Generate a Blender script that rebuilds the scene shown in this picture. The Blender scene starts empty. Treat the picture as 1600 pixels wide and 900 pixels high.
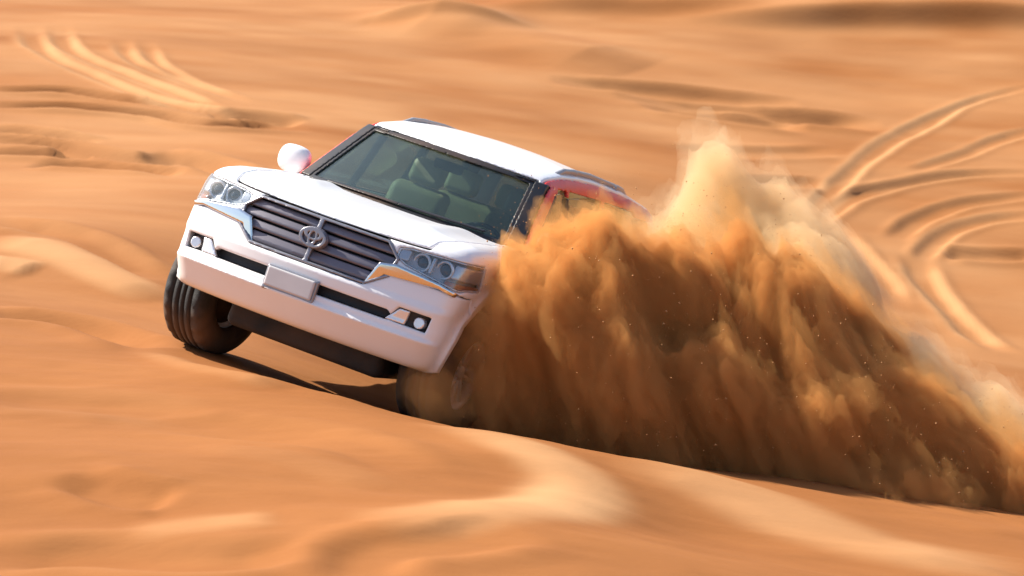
import bpy, math, random
import numpy as np
from mathutils import Matrix, Vector

# ------------------------------------------------------------------ camera, sky, sun, exposure
scene = bpy.context.scene
COL = scene.collection
TH = math.radians(9.0)          # camera pitch (down)
HC = 3.4                        # camera height over the crest
FPX = 4370.0                    # focal length in pixels of the 1600 px wide photograph
cam_d = bpy.data.cameras.new('camera')
cam = bpy.data.objects.new('camera', cam_d)
COL.objects.link(cam)
cam.location = (0, 0, HC)
cam.rotation_euler = (math.pi / 2 - TH, 0, 0)
cam_d.sensor_width = 36.0
cam_d.lens = 36.0 * FPX / 1600.0
cam_d.clip_start = 0.1
cam_d.clip_end = 5000.0
cam_d.dof.use_dof = True
cam_d.dof.focus_distance = 17.6
cam_d.dof.aperture_fstop = 2.4
scene.camera = cam

SUN_EL = math.radians(45.0)
SUN_AZ = (-0.90, 0.43)          # horizontal direction towards the sun (left and behind the car)
_n = math.hypot(*SUN_AZ)
TO_SUN = Vector((SUN_AZ[0] / _n * math.cos(SUN_EL), SUN_AZ[1] / _n * math.cos(SUN_EL), math.sin(SUN_EL)))
world = bpy.data.worlds.new('World')
scene.world = world
world.use_nodes = True
wn = world.node_tree
wn.nodes.clear()
sky = wn.nodes.new('ShaderNodeTexSky')
sky.sky_type = 'NISHITA'
sky.sun_disc = False
sky.sun_elevation = SUN_EL
sky.sun_rotation = math.atan2(TO_SUN.x, TO_SUN.y)
sky.dust_density = 2.0
bg = wn.nodes.new('ShaderNodeBackground')
bg.inputs['Strength'].default_value = 0.10
wo = wn.nodes.new('ShaderNodeOutputWorld')
wn.links.new(sky.outputs[0], bg.inputs['Color'])
wn.links.new(bg.outputs[0], wo.inputs['Surface'])

sun_d = bpy.data.lights.new('sun', 'SUN')
sun_d.energy = 5.0
sun_d.angle = math.radians(0.6)
sun_d.color = (1.0, 0.93, 0.82)
sun = bpy.data.objects.new('sun', sun_d)
COL.objects.link(sun)
sun.rotation_euler = TO_SUN.to_track_quat('Z', 'Y').to_euler()

vs = scene.view_settings
vs.view_transform = 'Standard'
vs.look = 'None'
vs.exposure = 0.94
vs.gamma = 1.0
vs.use_curve_mapping = False
scene.render.engine = 'CYCLES'
cy = scene.cycles
cy.use_denoising = True
cy.max_bounces = 10
cy.diffuse_bounces = 3
cy.glossy_bounces = 3
cy.transmission_bounces = 6
cy.transparent_max_bounces = 24
cy.volume_bounces = 4
cy.caustics_reflective = False
cy.caustics_refractive = False
cy.sample_clamp_indirect = 6.0

# ------------------------------------------------------------------ helpers
RNG = np.random.default_rng(7)


def cam_to_world(c):
    """camera frame (x right, y down, z forward) -> world"""
    c = np.asarray(c, float)
    s, k = math.sin(TH), math.cos(TH)
    out = np.empty_like(c)
    out[..., 0] = c[..., 0]
    out[..., 1] = -c[..., 1] * s + c[..., 2] * k
    out[..., 2] = -c[..., 1] * k - c[..., 2] * s + HC
    return out


def spot(px, py, d):
    """the place seen in the photograph at (px, py), d metres in front of the camera"""
    return cam_to_world([(px - 800) / FPX * d, (py - 450) / FPX * d, d])


def lattice2(shape_seed):
    return np.random.default_rng(shape_seed).random((256, 256)).astype(np.float32)


def noise2(x, y, seed):
    """smooth value noise in [-1, 1]"""
    L = lattice2(seed)
    xi = np.floor(x).astype(int)
    yi = np.floor(y).astype(int)
    fx = x - xi
    fy = y - yi
    fx = fx * fx * fx * (fx * (fx * 6 - 15) + 10)
    fy = fy * fy * fy * (fy * (fy * 6 - 15) + 10)
    a = L[xi & 255, yi & 255]
    b = L[(xi + 1) & 255, yi & 255]
    c = L[xi & 255, (yi + 1) & 255]
    d = L[(xi + 1) & 255, (yi + 1) & 255]
    return ((a * (1 - fx) + b * fx) * (1 - fy) + (c * (1 - fx) + d * fx) * fy) * 2 - 1


def noise3(x, y, z, seed):
    L = np.random.default_rng(seed).random((64, 64, 64)).astype(np.float32)

    def prep(v):
        i = np.floor(v).astype(np.int32)
        f = (v - i).astype(np.float32)
        f = f * f * f * (f * (f * 6 - 15) + 10)
        return i & 63, (i + 1) & 63, f
    x0, x1, fx = prep(x)
    y0, y1, fy = prep(y)
    z0, z1, fz = prep(z)

    def lx(yy, zz):
        return L[x0, yy, zz] * (1 - fx) + L[x1, yy, zz] * fx
    a = lx(y0, z0) * (1 - fy) + lx(y1, z0) * fy
    b = lx(y0, z1) * (1 - fy) + lx(y1, z1) * fy
    return (a * (1 - fz) + b * fz) * 2 - 1


def link_mesh(name, verts, faces, m=None, parent=None, smooth=True):
    me = bpy.data.meshes.new(name)
    verts = np.asarray(verts, np.float32)
    faces = np.asarray(faces, np.int32)
    n, k = faces.shape
    me.vertices.add(len(verts))
    me.vertices.foreach_set('co', verts.ravel())
    me.loops.add(n * k)
    me.loops.foreach_set('vertex_index', faces.ravel())
    me.polygons.add(n)
    me.polygons.foreach_set('loop_start', np.arange(0, n * k, k, dtype=np.int32))
    if smooth:
        me.polygons.foreach_set('use_smooth', np.ones(n, bool))
    me.update(calc_edges=True)
    me.validate()
    if m is not None:
        me.materials.append(m)
    o = bpy.data.objects.new(name, me)
    COL.objects.link(o)
    if parent is not None:
        o.parent = parent
    return o


def surface_nets(F, org, h):
    """closed surface F = 0 of a sampled field (negative inside)"""
    S = F < 0
    nx, ny, nz = F.shape
    cnt = np.zeros((nx - 1, ny - 1, nz - 1), np.int8)
    for a in (0, 1):
        for b in (0, 1):
            for c in (0, 1):
                cnt += S[a:nx - 1 + a, b:ny - 1 + b, c:nz - 1 + c]
    act = (cnt > 0) & (cnt < 8)
    ijk = np.argwhere(act)
    idx = np.full(act.shape, -1, np.int32)
    idx[act] = np.arange(len(ijk), dtype=np.int32)
    corner = [(a, b, c) for a in (0, 1) for b in (0, 1) for c in (0, 1)]
    vals = {c: F[ijk[:, 0] + c[0], ijk[:, 1] + c[1], ijk[:, 2] + c[2]] for c in corner}
    acc = np.zeros((len(ijk), 3))
    num = np.zeros(len(ijk))
    for c in corner:
        for ax in range(3):
            if c[ax]:
                continue
            d = list(c)
            d[ax] = 1
            d = tuple(d)
            v0, v1 = vals[c], vals[d]
            cr = (v0 < 0) != (v1 < 0)
            t = np.where(cr, v0 / np.where(cr, v0 - v1, 1), 0)
            p = np.array(c, float)[None, :].repeat(len(ijk), 0)
            p[:, ax] += t
            acc += p * cr[:, None]
            num += cr
    V = np.asarray(org) + h * (ijk + acc / np.maximum(num, 1)[:, None])
    quads = []
    for ax in range(3):
        b, c = (ax + 1) % 3, (ax + 2) % 3
        lo = [slice(None)] * 3
        hi = [slice(None)] * 3
        lo[ax] = slice(0, -1)
        hi[ax] = slice(1, None)
        for q in (b, c):
            lo[q] = slice(1, -1)
            hi[q] = slice(1, -1)
        A, B = S[tuple(lo)], S[tuple(hi)]
        for flip, msk in ((False, A & ~B), (True, B & ~A)):
            e = np.argwhere(msk)
            if not len(e):
                continue
            e[:, b] += 1
            e[:, c] += 1

            def cell(db, dc):
                g = e.copy()
                g[:, b] += db
                g[:, c] += dc
                return idx[g[:, 0], g[:, 1], g[:, 2]]
            q = np.stack([cell(-1, -1), cell(0, -1), cell(0, 0), cell(-1, 0)], 1)
            quads.append(q[:, ::-1] if flip else q)
    Q = np.concatenate(quads) if quads else np.zeros((0, 4), np.int32)
    return V, Q


def sdf_part(name, fn, lo, hi, h, m, parent, project=True):
    """one solid part from an implicit shape fn(x, s, z) < 0"""
    lo = np.asarray(lo, float) - 2 * h
    hi = np.asarray(hi, float) + 2 * h
    n = np.ceil((hi - lo) / h).astype(int) + 1
    x = lo[0] + h * np.arange(n[0])
    y = lo[1] + h * np.arange(n[1])
    z = lo[2] + h * np.arange(n[2])
    X, Y, Z = np.meshgrid(x, y, z, indexing='ij')
    F = fn(X, Y, Z)
    F[0], F[-1] = 1, 1
    F[:, 0], F[:, -1] = 1, 1
    F[:, :, 0], F[:, :, -1] = 1, 1
    V, Q = surface_nets(F, lo, h)
    if project and len(V):
        e = h * 0.1
        for _ in range(2):
            f0 = fn(V[:, 0], V[:, 1], V[:, 2])
            g = np.stack([fn(V[:, 0] + e, V[:, 1], V[:, 2]) - f0, fn(V[:, 0], V[:, 1] + e, V[:, 2]) - f0,
                          fn(V[:, 0], V[:, 1], V[:, 2] + e) - f0], 1) / e
            g2 = np.maximum((g * g).sum(1), 0.2)
            st = np.clip(f0 / np.sqrt(g2), -0.4 * h, 0.4 * h)
            V = V - (st / np.sqrt(g2))[:, None] * g
    return link_mesh(name, V, Q, m, parent)


def smax(a, b, k):
    q = np.maximum(k - np.abs(a - b), 0) / k
    return np.maximum(a, b) + q * q * k * 0.25


def smin(a, b, k):
    return -smax(-a, -b, k)


def poly_sdf(x, z, P):
    """signed distance to a polygon in two coordinates (negative inside)"""
    P = np.asarray(P, float)
    d = np.full(np.shape(x), 1e9)
    sgn = np.zeros(np.shape(x), bool)
    n = len(P)
    for i in range(n):
        a, b = P[i], P[(i + 1) % n]
        ex, ez = b - a
        wx, wz = x - a[0], z - a[1]
        t = np.clip((wx * ex + wz * ez) / (ex * ex + ez * ez), 0, 1)
        d = np.minimum(d, (wx - ex * t) ** 2 + (wz - ez * t) ** 2)
        c = ((a[1] <= z) & (z < b[1])) | ((b[1] <= z) & (z < a[1]))
        if abs(ez) > 1e-9:
            sgn ^= c & (x < a[0] + (z - a[1]) * ex / ez)
    d = np.sqrt(d)
    return np.where(sgn, -d, d)


def box_sdf(x, y, z, c, r, rad=0.0):
    qx, qy, qz = np.abs(x - c[0]) - r[0] + rad, np.abs(y - c[1]) - r[1] + rad, np.abs(z - c[2]) - r[2] + rad
    out = np.sqrt(np.maximum(qx, 0) ** 2 + np.maximum(qy, 0) ** 2 + np.maximum(qz, 0) ** 2)
    return out + np.minimum(np.maximum(qx, np.maximum(qy, qz)), 0) - rad


# ------------------------------------------------------------------ materials
def nodes_mat(name):
    m = bpy.data.materials.new(name)
    m.use_nodes = True
    return m, m.node_tree, m.node_tree.nodes['Principled BSDF']


def simple(name, col, rough=0.5, metal=0.0, coat=0.0, vary=0.08, scale=6.0, bump=0.0, dust=0.0):
    m, t, p = nodes_mat(name)
    tc = t.nodes.new('ShaderNodeTexCoord')
    nz = t.nodes.new('ShaderNodeTexNoise')
    nz.inputs['Scale'].default_value = scale
    nz.inputs['Detail'].default_value = 5
    t.links.new(tc.outputs['Object'], nz.inputs['Vector'])
    rp = t.nodes.new('ShaderNodeValToRGB')
    rp.color_ramp.elements[0].position = 0.3
    rp.color_ramp.elements[1].position = 0.7
    rp.color_ramp.elements[0].color = tuple(c * (1 - vary) for c in col) + (1,)
    rp.color_ramp.elements[1].color = tuple(min(1, c * (1 + vary)) for c in col) + (1,)
    t.links.new(nz.outputs['Fac'], rp.inputs['Fac'])
    src = rp.outputs['Color']
    if dust > 0:
        n2 = t.nodes.new('ShaderNodeTexNoise')
        n2.inputs['Scale'].default_value = 2.3
        n2.inputs['Detail'].default_value = 7
        t.links.new(tc.outputs['Object'], n2.inputs['Vector'])
        mr = t.nodes.new('ShaderNodeMapRange')
        mr.inputs['From Min'].default_value = 0.42
        mr.inputs['From Max'].default_value = 0.75
        mr.inputs['To Max'].default_value = dust
        t.links.new(n2.outputs['Fac'], mr.inputs['Value'])
        mx = t.nodes.new('ShaderNodeMix')
        mx.data_type = 'RGBA'
        t.links.new(mr.outputs['Result'], mx.inputs['Factor'])
        t.links.new(src, mx.inputs['A'])
        mx.inputs['B'].default_value = (0.52, 0.27, 0.12, 1)
        src = mx.outputs['Result']
    t.links.new(src, p.inputs['Base Color'])
    p.inputs['Roughness'].default_value = rough
    p.inputs['Metallic'].default_value = metal
    p.inputs['Coat Weight'].default_value = coat
    p.inputs['Coat Roughness'].default_value = 0.06
    if bump > 0:
        b = t.nodes.new('ShaderNodeBump')
        b.inputs['Strength'].default_value = bump
        b.inputs['Distance'].default_value = 0.01
        n3 = t.nodes.new('ShaderNodeTexNoise')
        n3.inputs['Scale'].default_value = scale * 8
        t.links.new(tc.outputs['Object'], n3.inputs['Vector'])
        t.links.new(n3.outputs['Fac'], b.inputs['Height'])
        t.links.new(b.outputs['Normal'], p.inputs['Normal'])
    return m


def glass_mat(name, tint, spec=1.0, rough=0.02):
    m = bpy.data.materials.new(name)
    m.use_nodes = True
    t = m.node_tree
    t.nodes.clear()
    o = t.nodes.new('ShaderNodeOutputMaterial')
    tr = t.nodes.new('ShaderNodeBsdfTransparent')
    tr.inputs['Color'].default_value = (*tint, 1)
    gl = t.nodes.new('ShaderNodeBsdfGlossy')
    gl.inputs['Roughness'].default_value = rough
    gl.inputs['Color'].default_value = (spec, spec, spec, 1)
    # Schlick reflectance, the same on both faces of the thin pane
    lw = t.nodes.new('ShaderNodeLayerWeight')
    lw.inputs['Blend'].default_value = 0.5
    pw = t.nodes.new('ShaderNodeMath')
    pw.operation = 'POWER'
    pw.inputs[1].default_value = 5.0
    t.links.new(lw.outputs['Facing'], pw.inputs[0])
    fr = t.nodes.new('ShaderNodeMath')
    fr.operation = 'MULTIPLY_ADD'
    fr.inputs[1].default_value = 0.95
    fr.inputs[2].default_value = 0.05
    t.links.new(pw.outputs[0], fr.inputs[0])
    # patchy teal film: the sky's reflection put into the pane's colour
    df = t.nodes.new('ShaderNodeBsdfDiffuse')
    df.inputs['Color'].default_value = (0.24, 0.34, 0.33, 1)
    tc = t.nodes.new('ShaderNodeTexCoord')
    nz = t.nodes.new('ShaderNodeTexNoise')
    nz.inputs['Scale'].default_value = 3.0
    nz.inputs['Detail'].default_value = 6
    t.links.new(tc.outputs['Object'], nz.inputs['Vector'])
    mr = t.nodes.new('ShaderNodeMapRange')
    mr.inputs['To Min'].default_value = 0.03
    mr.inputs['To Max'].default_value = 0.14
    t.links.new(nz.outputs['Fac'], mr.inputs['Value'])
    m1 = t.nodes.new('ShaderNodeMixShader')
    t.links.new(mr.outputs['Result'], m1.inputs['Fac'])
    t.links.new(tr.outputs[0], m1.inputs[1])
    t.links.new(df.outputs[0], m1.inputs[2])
    m2 = t.nodes.new('ShaderNodeMixShader')
    t.links.new(fr.outputs[0], m2.inputs['Fac'])
    t.links.new(m1.outputs[0], m2.inputs[1])
    t.links.new(gl.outputs[0], m2.inputs[2])
    t.links.new(m2.outputs[0], o.inputs['Surface'])
    return m


def volume_mat(name, col, density, aniso):
    m = bpy.data.materials.new(name)
    m.use_nodes = True
    t = m.node_tree
    t.nodes.clear()
    o = t.nodes.new('ShaderNodeOutputMaterial')
    v = t.nodes.new('ShaderNodeVolumePrincipled')
    v.inputs['Color'].default_value = (*col, 1)
    v.inputs['Density'].default_value = density
    v.inputs['Anisotropy'].default_value = aniso
    t.links.new(v.outputs[0], o.inputs['Volume'])
    return m


def sand_material():
    m, t, p = nodes_mat('sand')
    tc = t.nodes.new('ShaderNodeTexCoord')
    at = t.nodes.new('ShaderNodeAttribute')
    at.attribute_name = 'paleness'
    mp = t.nodes.new('ShaderNodeMapping')
    mp.inputs['Scale'].default_value = (0.35, 1.0, 1.0)
    t.links.new(tc.outputs['Object'], mp.inputs['Vector'])
    n1 = t.nodes.new('ShaderNodeTexNoise')
    n1.inputs['Scale'].default_value = 0.8
    n1.inputs['Detail'].default_value = 7
    n1.inputs['Roughness'].default_value = 0.6
    t.links.new(mp.outputs[0], n1.inputs['Vector'])
    rp = t.nodes.new('ShaderNodeValToRGB')
    e = rp.color_ramp.elements
    e[0].position, e[0].color = 0.30, (0.232, 0.082, 0.020, 1)
    e[1].position, e[1].color = 0.72, (0.316, 0.121, 0.034, 1)
    t.links.new(n1.outputs['Fac'], rp.inputs['Fac'])
    mx = t.nodes.new('ShaderNodeMix')
    mx.data_type = 'RGBA'
    t.links.new(at.outputs['Fac'], mx.inputs['Factor'])
    t.links.new(rp.outputs['Color'], mx.inputs['A'])
    mx.inputs['B'].default_value = (0.490, 0.265, 0.118, 1)
    t.links.new(mx.outputs['Result'], p.inputs['Base Color'])
    p.inputs['Roughness'].default_value = 0.9
    p.inputs['Specular IOR Level'].default_value = 0.15
    # wind streaks and grain
    n2 = t.nodes.new('ShaderNodeTexNoise')
    n2.inputs['Scale'].default_value = 2.6
    n2.inputs['Detail'].default_value = 8
    n2.inputs['Roughness'].default_value = 0.55
    t.links.new(mp.outputs[0], n2.inputs['Vector'])
    b = t.nodes.new('ShaderNodeBump')
    b.inputs['Strength'].default_value = 0.16
    b.inputs['Distance'].default_value = 0.04
    t.links.new(n2.outputs['Fac'], b.inputs['Height'])
    n4 = t.nodes.new('ShaderNodeTexNoise')
    n4.inputs['Scale'].default_value = 26.0
    n4.inputs['Detail'].default_value = 6
    n4.inputs['Roughness'].default_value = 0.7
    t.links.new(mp.outputs[0], n4.inputs['Vector'])
    b2 = t.nodes.new('ShaderNodeBump')
    b2.inputs['Strength'].default_value = 0.30
    b2.inputs['Distance'].default_value = 0.012
    t.links.new(n4.outputs['Fac'], b2.inputs['Height'])
    t.links.new(b.outputs['Normal'], b2.inputs['Normal'])
    t.links.new(b2.outputs['Normal'], p.inputs['Normal'])
    return m


M_SAND = sand_material()
M_PAINT = simple('white_paint', (0.88, 0.88, 0.89), 0.30, 0.0, 0.35, 0.015, 3.0, dust=0.09)
M_RED = simple('red_tape', (0.75, 0.06, 0.05), 0.4, vary=0.08)
M_BLACK = simple('black_trim', (0.018, 0.018, 0.020), 0.45, vary=0.2, dust=0.15)
M_UNDER = simple('underbody', (0.012, 0.012, 0.012), 0.8, vary=0.3, dust=0.12)
M_RUBBER = simple('tyre_rubber', (0.016, 0.016, 0.017), 0.75, vary=0.2, scale=20, bump=0.4, dust=0.25)
M_RIM = simple('alloy', (0.86, 0.86, 0.87), 0.35, 0.15, vary=0.05, dust=0.2)
M_CHROME = simple('chrome', (0.75, 0.75, 0.76), 0.10, 1.0, vary=0.03)
M_GRILLE = simple('dark_chrome', (0.17, 0.16, 0.19), 0.35, 0.35, vary=0.06)
M_GRILLEBACK = simple('grille_mesh_black', (0.008, 0.008, 0.010), 0.6)
M_LAMP = simple('lamp_reflector', (0.85, 0.85, 0.87), 0.25, 0.6, vary=0.03)
M_LAMPDARK = simple('lamp_housing', (0.72, 0.72, 0.74), 0.35, 0.1, vary=0.05)
M_SATIN = simple('satin_grey', (0.30, 0.30, 0.33), 0.3, 0.5, vary=0.1)
M_RAIL = simple('grey_rail', (0.36, 0.35, 0.36), 0.4, 0.3, vary=0.1)
M_LENS = simple('projector_lens', (0.06, 0.07, 0.08), 0.05, 0.0, 1.0)
M_AMBER = simple('amber_plastic', (0.55, 0.16, 0.05), 0.2, 0.0, 0.6)
M_REDLENS = simple('tail_lens', (0.35, 0.01, 0.01), 0.15, 0.0, 0.8)
M_PLATE = simple('number_plate', (0.60, 0.58, 0.58), 0.35, vary=0.05)
M_SEAT = simple('beige_leather', (0.66, 0.53, 0.27), 0.55, vary=0.08)
M_CABIN = simple('cabin_lining', (0.50, 0.47, 0.38), 0.7, vary=0.08)
M_DASH = simple('dashboard', (0.035, 0.04, 0.04), 0.6, vary=0.1)
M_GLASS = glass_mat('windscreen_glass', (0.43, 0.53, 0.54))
M_SIDEGLASS = glass_mat('side_glass', (0.72, 0.80, 0.76))
M_COVER = glass_mat('lamp_cover', (0.90, 0.92, 0.94))

# ------------------------------------------------------------------ where the car stands (pose in the camera frame)
CAR_R = np.array([[0.898140100613795, 0.3000083597289928, 0.32146437401682554],
                  [0.32049533103262867, 0.05388000531154247, -0.9457164944171634],
                  [-0.3010433564382314, 0.9524137384136804, -0.04775948517231887]])
CAR_T = np.array([-1.5572, 0.5661, 17.446])


def car_to_world(q):
    return cam_to_world(np.asarray(q, float) @ CAR_R.T + CAR_T)


# ------------------------------------------------------------------ the ground
GP = []
for q in [(-.86, .92, -.05), (.86, .92, -.0), (-.84, 3.77, .04), (.84, 3.77, .04), (0, .92, -.06), (0, 2.3, -.07)]:
    GP.append(car_to_world(q))
for q in [(430, 588, 17.5), (520, 606, 17.2), (640, 640, 17.0), (900, 692, 16.6), (1200, 768, 16.5), (1600, 838, 16.4), (250, 560, 18.1),
          (0, 900, 13.0), (400, 900, 12.8), (800, 900, 12.9), (1200, 900, 14.0), (1600, 905, 15.2), (0, 700, 15.2), (400, 660, 16.0),
          (800, 770, 14.7), (1100, 830, 15.1), (0, 560, 17.5),
          (0, 440, 20.5), (0, 300, 25.0), (0, 150, 30.0), (0, 50, 34.0), (200, 380, 22.0),
          (1300, 640, 21.0), (1600, 760, 20.0), (1600, 600, 24.5), (1600, 450, 28.0), (1600, 300, 31.0), (1600, 150, 35.0), (1600, 20, 38.5),
          (1000, 400, 26.5), (1000, 250, 30.5), (1000, 100, 35.0), (800, 10, 38.0), (500, 160, 31.0), (400, 30, 36.0), (600, 320, 25.5),
          (1300, 340, 29.5), (1300, 200, 33.0)]:
    GP.append(spot(*q))
for x, y, z in [(-14, 2, .0), (14, 2, -.6), (0, 4, 0.1), (-16, 20, .5), (18, 20, -1.0), (-16, 45, 1.8), (18, 45, 1.6), (0, 52, 2.0)]:
    GP.append((x, y, z))
GP = np.array(GP)


def tps_fit(P, lam=0.02):
    n = len(P)
    d2 = ((P[:, None, :2] - P[None, :, :2]) ** 2).sum(-1)
    K = 0.5 * d2 * np.log(d2 + 1e-9) + lam * np.eye(n)
    A = np.zeros((n + 3, n + 3))
    A[:n, :n] = K
    A[:n, n] = 1
    A[:n, n + 1:] = P[:, :2]
    A[n, :n] = 1
    A[n + 1:, :n] = P[:, :2].T
    b = np.zeros(n + 3)
    b[:n] = P[:, 2]
    return np.linalg.solve(A, b)


TPS = tps_fit(GP)


def base_height(x, y):
    x = np.asarray(x, float)
    y = np.asarray(y, float)
    cx = np.clip(x, -18, 20)
    cyy = np.clip(y, 1, 54)
    z = TPS[-3] + TPS[-2] * cx + TPS[-1] * cyy
    for i, p in enumerate(GP):
        d2 = (cx - p[0]) ** 2 + (cyy - p[1]) ** 2
        z = z + TPS[i] * 0.5 * d2 * np.log(d2 + 1e-9)
    return z


def on_ground(px, py, dmax=70.0):
    """the point of the ground seen at (px, py) in the photograph"""
    ds = np.linspace(9, dmax, 700)
    w = cam_to_world(np.stack([(px - 800) / FPX * ds, (py - 450) / FPX * ds, ds], 1))
    g = w[:, 2] - base_height(w[:, 0], w[:, 1])
    k = np.argmax(g < 0) if (g < 0).any() else len(ds) - 1
    k = max(k, 1)
    t = g[k - 1] / (g[k - 1] - g[k] + 1e-9)
    return (w[k - 1] * (1 - t) + w[k] * t)[:2]


# wheel tracks and ridges: (points in the photograph, half width m, depth m (negative: a ridge), paleness of the sand colour)
TRACKS = [
    ([(45, 38), (55, 70), (90, 95), (150, 120), (230, 150), (340, 178), (420, 190)], .10, .036, .8),
    ([(92, 38), (100, 70), (140, 95), (200, 118), (290, 150), (350, 172)], .10, .036, .8),
    ([(190, 62), (200, 90), (240, 112), (290, 128), (350, 152)], .09, .03, .7),
    ([(225, 65), (240, 95), (270, 115), (320, 138), (390, 162)], .09, .03, .7),
    ([(-30, 140), (90, 144), (180, 155), (260, 166), (330, 178), (430, 190)], .14, .13, .0),
    ([(-30, 162), (120, 170), (240, 180), (330, 196), (480, 202)], .14, .13, .05),
    ([(330, 184), (400, 186), (470, 196)], .20, .12, .2),
    ([(-30, 198), (60, 208), (150, 220)], .16, .12, .1),
    ([(-30, 213), (80, 225), (160, 240), (260, 255), (330, 262)], .17, .13, .1),
    ([(-30, 234), (80, 240), (150, 246)], .16, .12, .1),
    ([(50, 256), (160, 262), (280, 272)], .16, .10, .1),
    ([(230, 238), (300, 252), (380, 272)], .22, .13, .2),
    ([(-30, 345), (100, 365), (180, 400), (250, 440)], .16, .07, .3),
    ([(-30, 372), (90, 400), (180, 440), (250, 470)], .22, -.06, .8),
    ([(-30, 412), (20, 416), (60, 424)], .20, -.05, .7),
    ([(-30, 488), (120, 505), (250, 545)], .20, .10, .0),
    ([(1230, 370), (1270, 330), (1310, 290), (1370, 235), (1440, 195), (1530, 155), (1640, 130)], .09, .036, .8),
    ([(1425, 268), (1460, 256), (1510, 240), (1560, 218), (1640, 196)], .08, .035, .6),
    ([(1250, 372), (1280, 345), (1320, 315), (1380, 295), (1450, 280), (1530, 272), (1640, 272)], .10, .050, .5),
    ([(1395, 378), (1440, 344), (1520, 318), (1640, 304)], .09, .042, .4),
    ([(1440, 412), (1452, 390), (1490, 362), (1550, 345), (1640, 338)], .085, .04, .6),
    ([(1430, 400), (1440, 430), (1470, 470), (1520, 520), (1570, 550)], .13, .045, .8),
    ([(1300, 350), (1330, 390), (1380, 440), (1410, 480)], .13, .035, .6),
    ([(1470, 398), (1540, 402), (1640, 400)], .14, .07, .0),
    ([(860, 125), (1000, 140), (1100, 150), (1250, 165)], .20, .10, .1),
    ([(960, 148), (1150, 170), (1250, 185), (1380, 195)], .22, .11, .1),
    ([(1000, 160), (1120, 182), (1260, 200)], .18, .08, .2),
    ([(1040, 232), (1180, 240), (1320, 236)], .16, .04, .2),
    ([(1120, 285), (1200, 288), (1300, 290)], .14, .06, .0),
    ([(600, 30), (700, 44), (790, 62), (900, 88), (1000, 110)], .55, -.20, .3),
    ([(700, 660), (800, 700), (870, 735), (905, 768), (850, 795), (720, 812), (560, 828)], .22, -.045, .95),
    ([(180, 835), (330, 818), (440, 812)], .16, -.02, .4),
    ([(100, 755), (200, 775), (275, 780)], .14, .05, .0),
    ([(560, 905), (590, 862), (700, 850), (820, 840)], .20, .05, .0),
    ([(960, 715), (1120, 765), (1280, 832), (1420, 872), (1640, 905)], .34, -.04, .65),
    ([(-30, 868), (150, 858), (320, 870), (480, 862)], .18, .05, .1),
    ([(150, 640), (330, 655), (520, 690), (650, 730)], .20, .03, .05),
    ([(-30, 610), (150, 618), (320, 640)], .20, .03, .1),
    ([(300, 700), (480, 725), (600, 760)], .16, -.02, .1),
    ([(225, 545), (290, 574), (370, 584), (440, 596)], .13, -.05, .3),
]


def smooth_line(P, n=10):
    """Catmull-Rom through the points"""
    P = np.asarray(P, float)
    Q = np.vstack([2 * P[0] - P[1], P, 2 * P[-1] - P[-2]])
    out = []
    for i in range(1, len(Q) - 2):
        p0, p1, p2, p3 = Q[i - 1:i + 3]
        for t in np.linspace(0, 1, n, endpoint=False):
            out.append(.5 * ((2 * p1) + (-p0 + p2) * t + (2 * p0 - 5 * p1 + 4 * p2 - p3) * t * t + (-p0 + 3 * p1 - 3 * p2 + p3) * t ** 3))
    out.append(P[-1])
    return np.array(out)


def axis(lo, hi, step, far, grow=1.18):
    mid = np.arange(lo, hi + 1e-6, step)
    a, s = [], step
    v = lo
    while v > -far:
        s *= grow
        v -= s
        a.append(v)
    b, s = [], step
    v = mid[-1]
    while v < far:
        s *= grow
        v += s
        b.append(v)
    return np.array(a[::-1] + list(mid) + b)


gx = axis(-8.0, 8.6, 0.045, 1500.0)
near = np.arange(11.0, 22.0, 0.035)
farr = np.arange(22.0, 44.0, 0.05)
gy = axis(11.0, 44.0, 1.0, 1500.0)
gy = np.concatenate([gy[gy < 11.0 - 0.01], near, farr, gy[gy > 44.0 + 0.01]])
GX, GY = np.meshgrid(gx, gy, indexing='ij')
fx, fy = GX.ravel(), GY.ravel()
inside = (fx > -18) & (fx < 20) & (fy > 1) & (fy < 54)
H = base_height(fx, fy)
# beyond the place itself: rolling dunes
away = np.clip(np.maximum(np.maximum(-10 - fx, fx - 11), np.maximum(6 - fy, fy - 46)) / 30.0, 0, 1)
away = away * away * (3 - 2 * away)
roll = 2.2 * noise2(fx * .012 + 3, fy * .020 + 7, 11) + 1.2 * noise2(fx * .03 + 5, fy * .05, 12)
H = H * (1 - away) + (1.0 + roll) * away
# two low dunes close the view behind the flat, their steep sides towards the camera
for (pa, pb, sx, sy, hh, sharp) in [(1420, 46, 2.6, 1.3, .30, 6.0), (690, 44, 1.0, 1.0, .17, 5.0), (980, 26, 1.6, 1.2, .20, 5.0)]:
    cx0, cy0 = on_ground(pa, pb)
    cy0 += .25
    u = (fy - cy0 - .10 * (fx - cx0) - .06 * noise2(fx * .8, fx * 0 + pa, 15)) / sy
    prof = np.where(u < 0, np.exp(-(u * sharp) ** 2), np.exp(-u ** 2))
    H = H + hh * prof * np.exp(-((fx - cx0) / sx) ** 4)
for (cx0, cy0, sx, sy, hh) in [(9.5, 43.0, 5.2, 1.6, .62), (2.0, 46.0, 9.0, 3.0, .9), (-9.0, 46.0, 8.0, 4.0, 1.0)]:
    u = (fy - cy0) / sy
    prof = np.where(u < 0, np.exp(-(u * 2.6) ** 2), np.exp(-u ** 2))
    H = H + hh * prof * np.exp(-((fx - cx0) / sx) ** 2)
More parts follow.
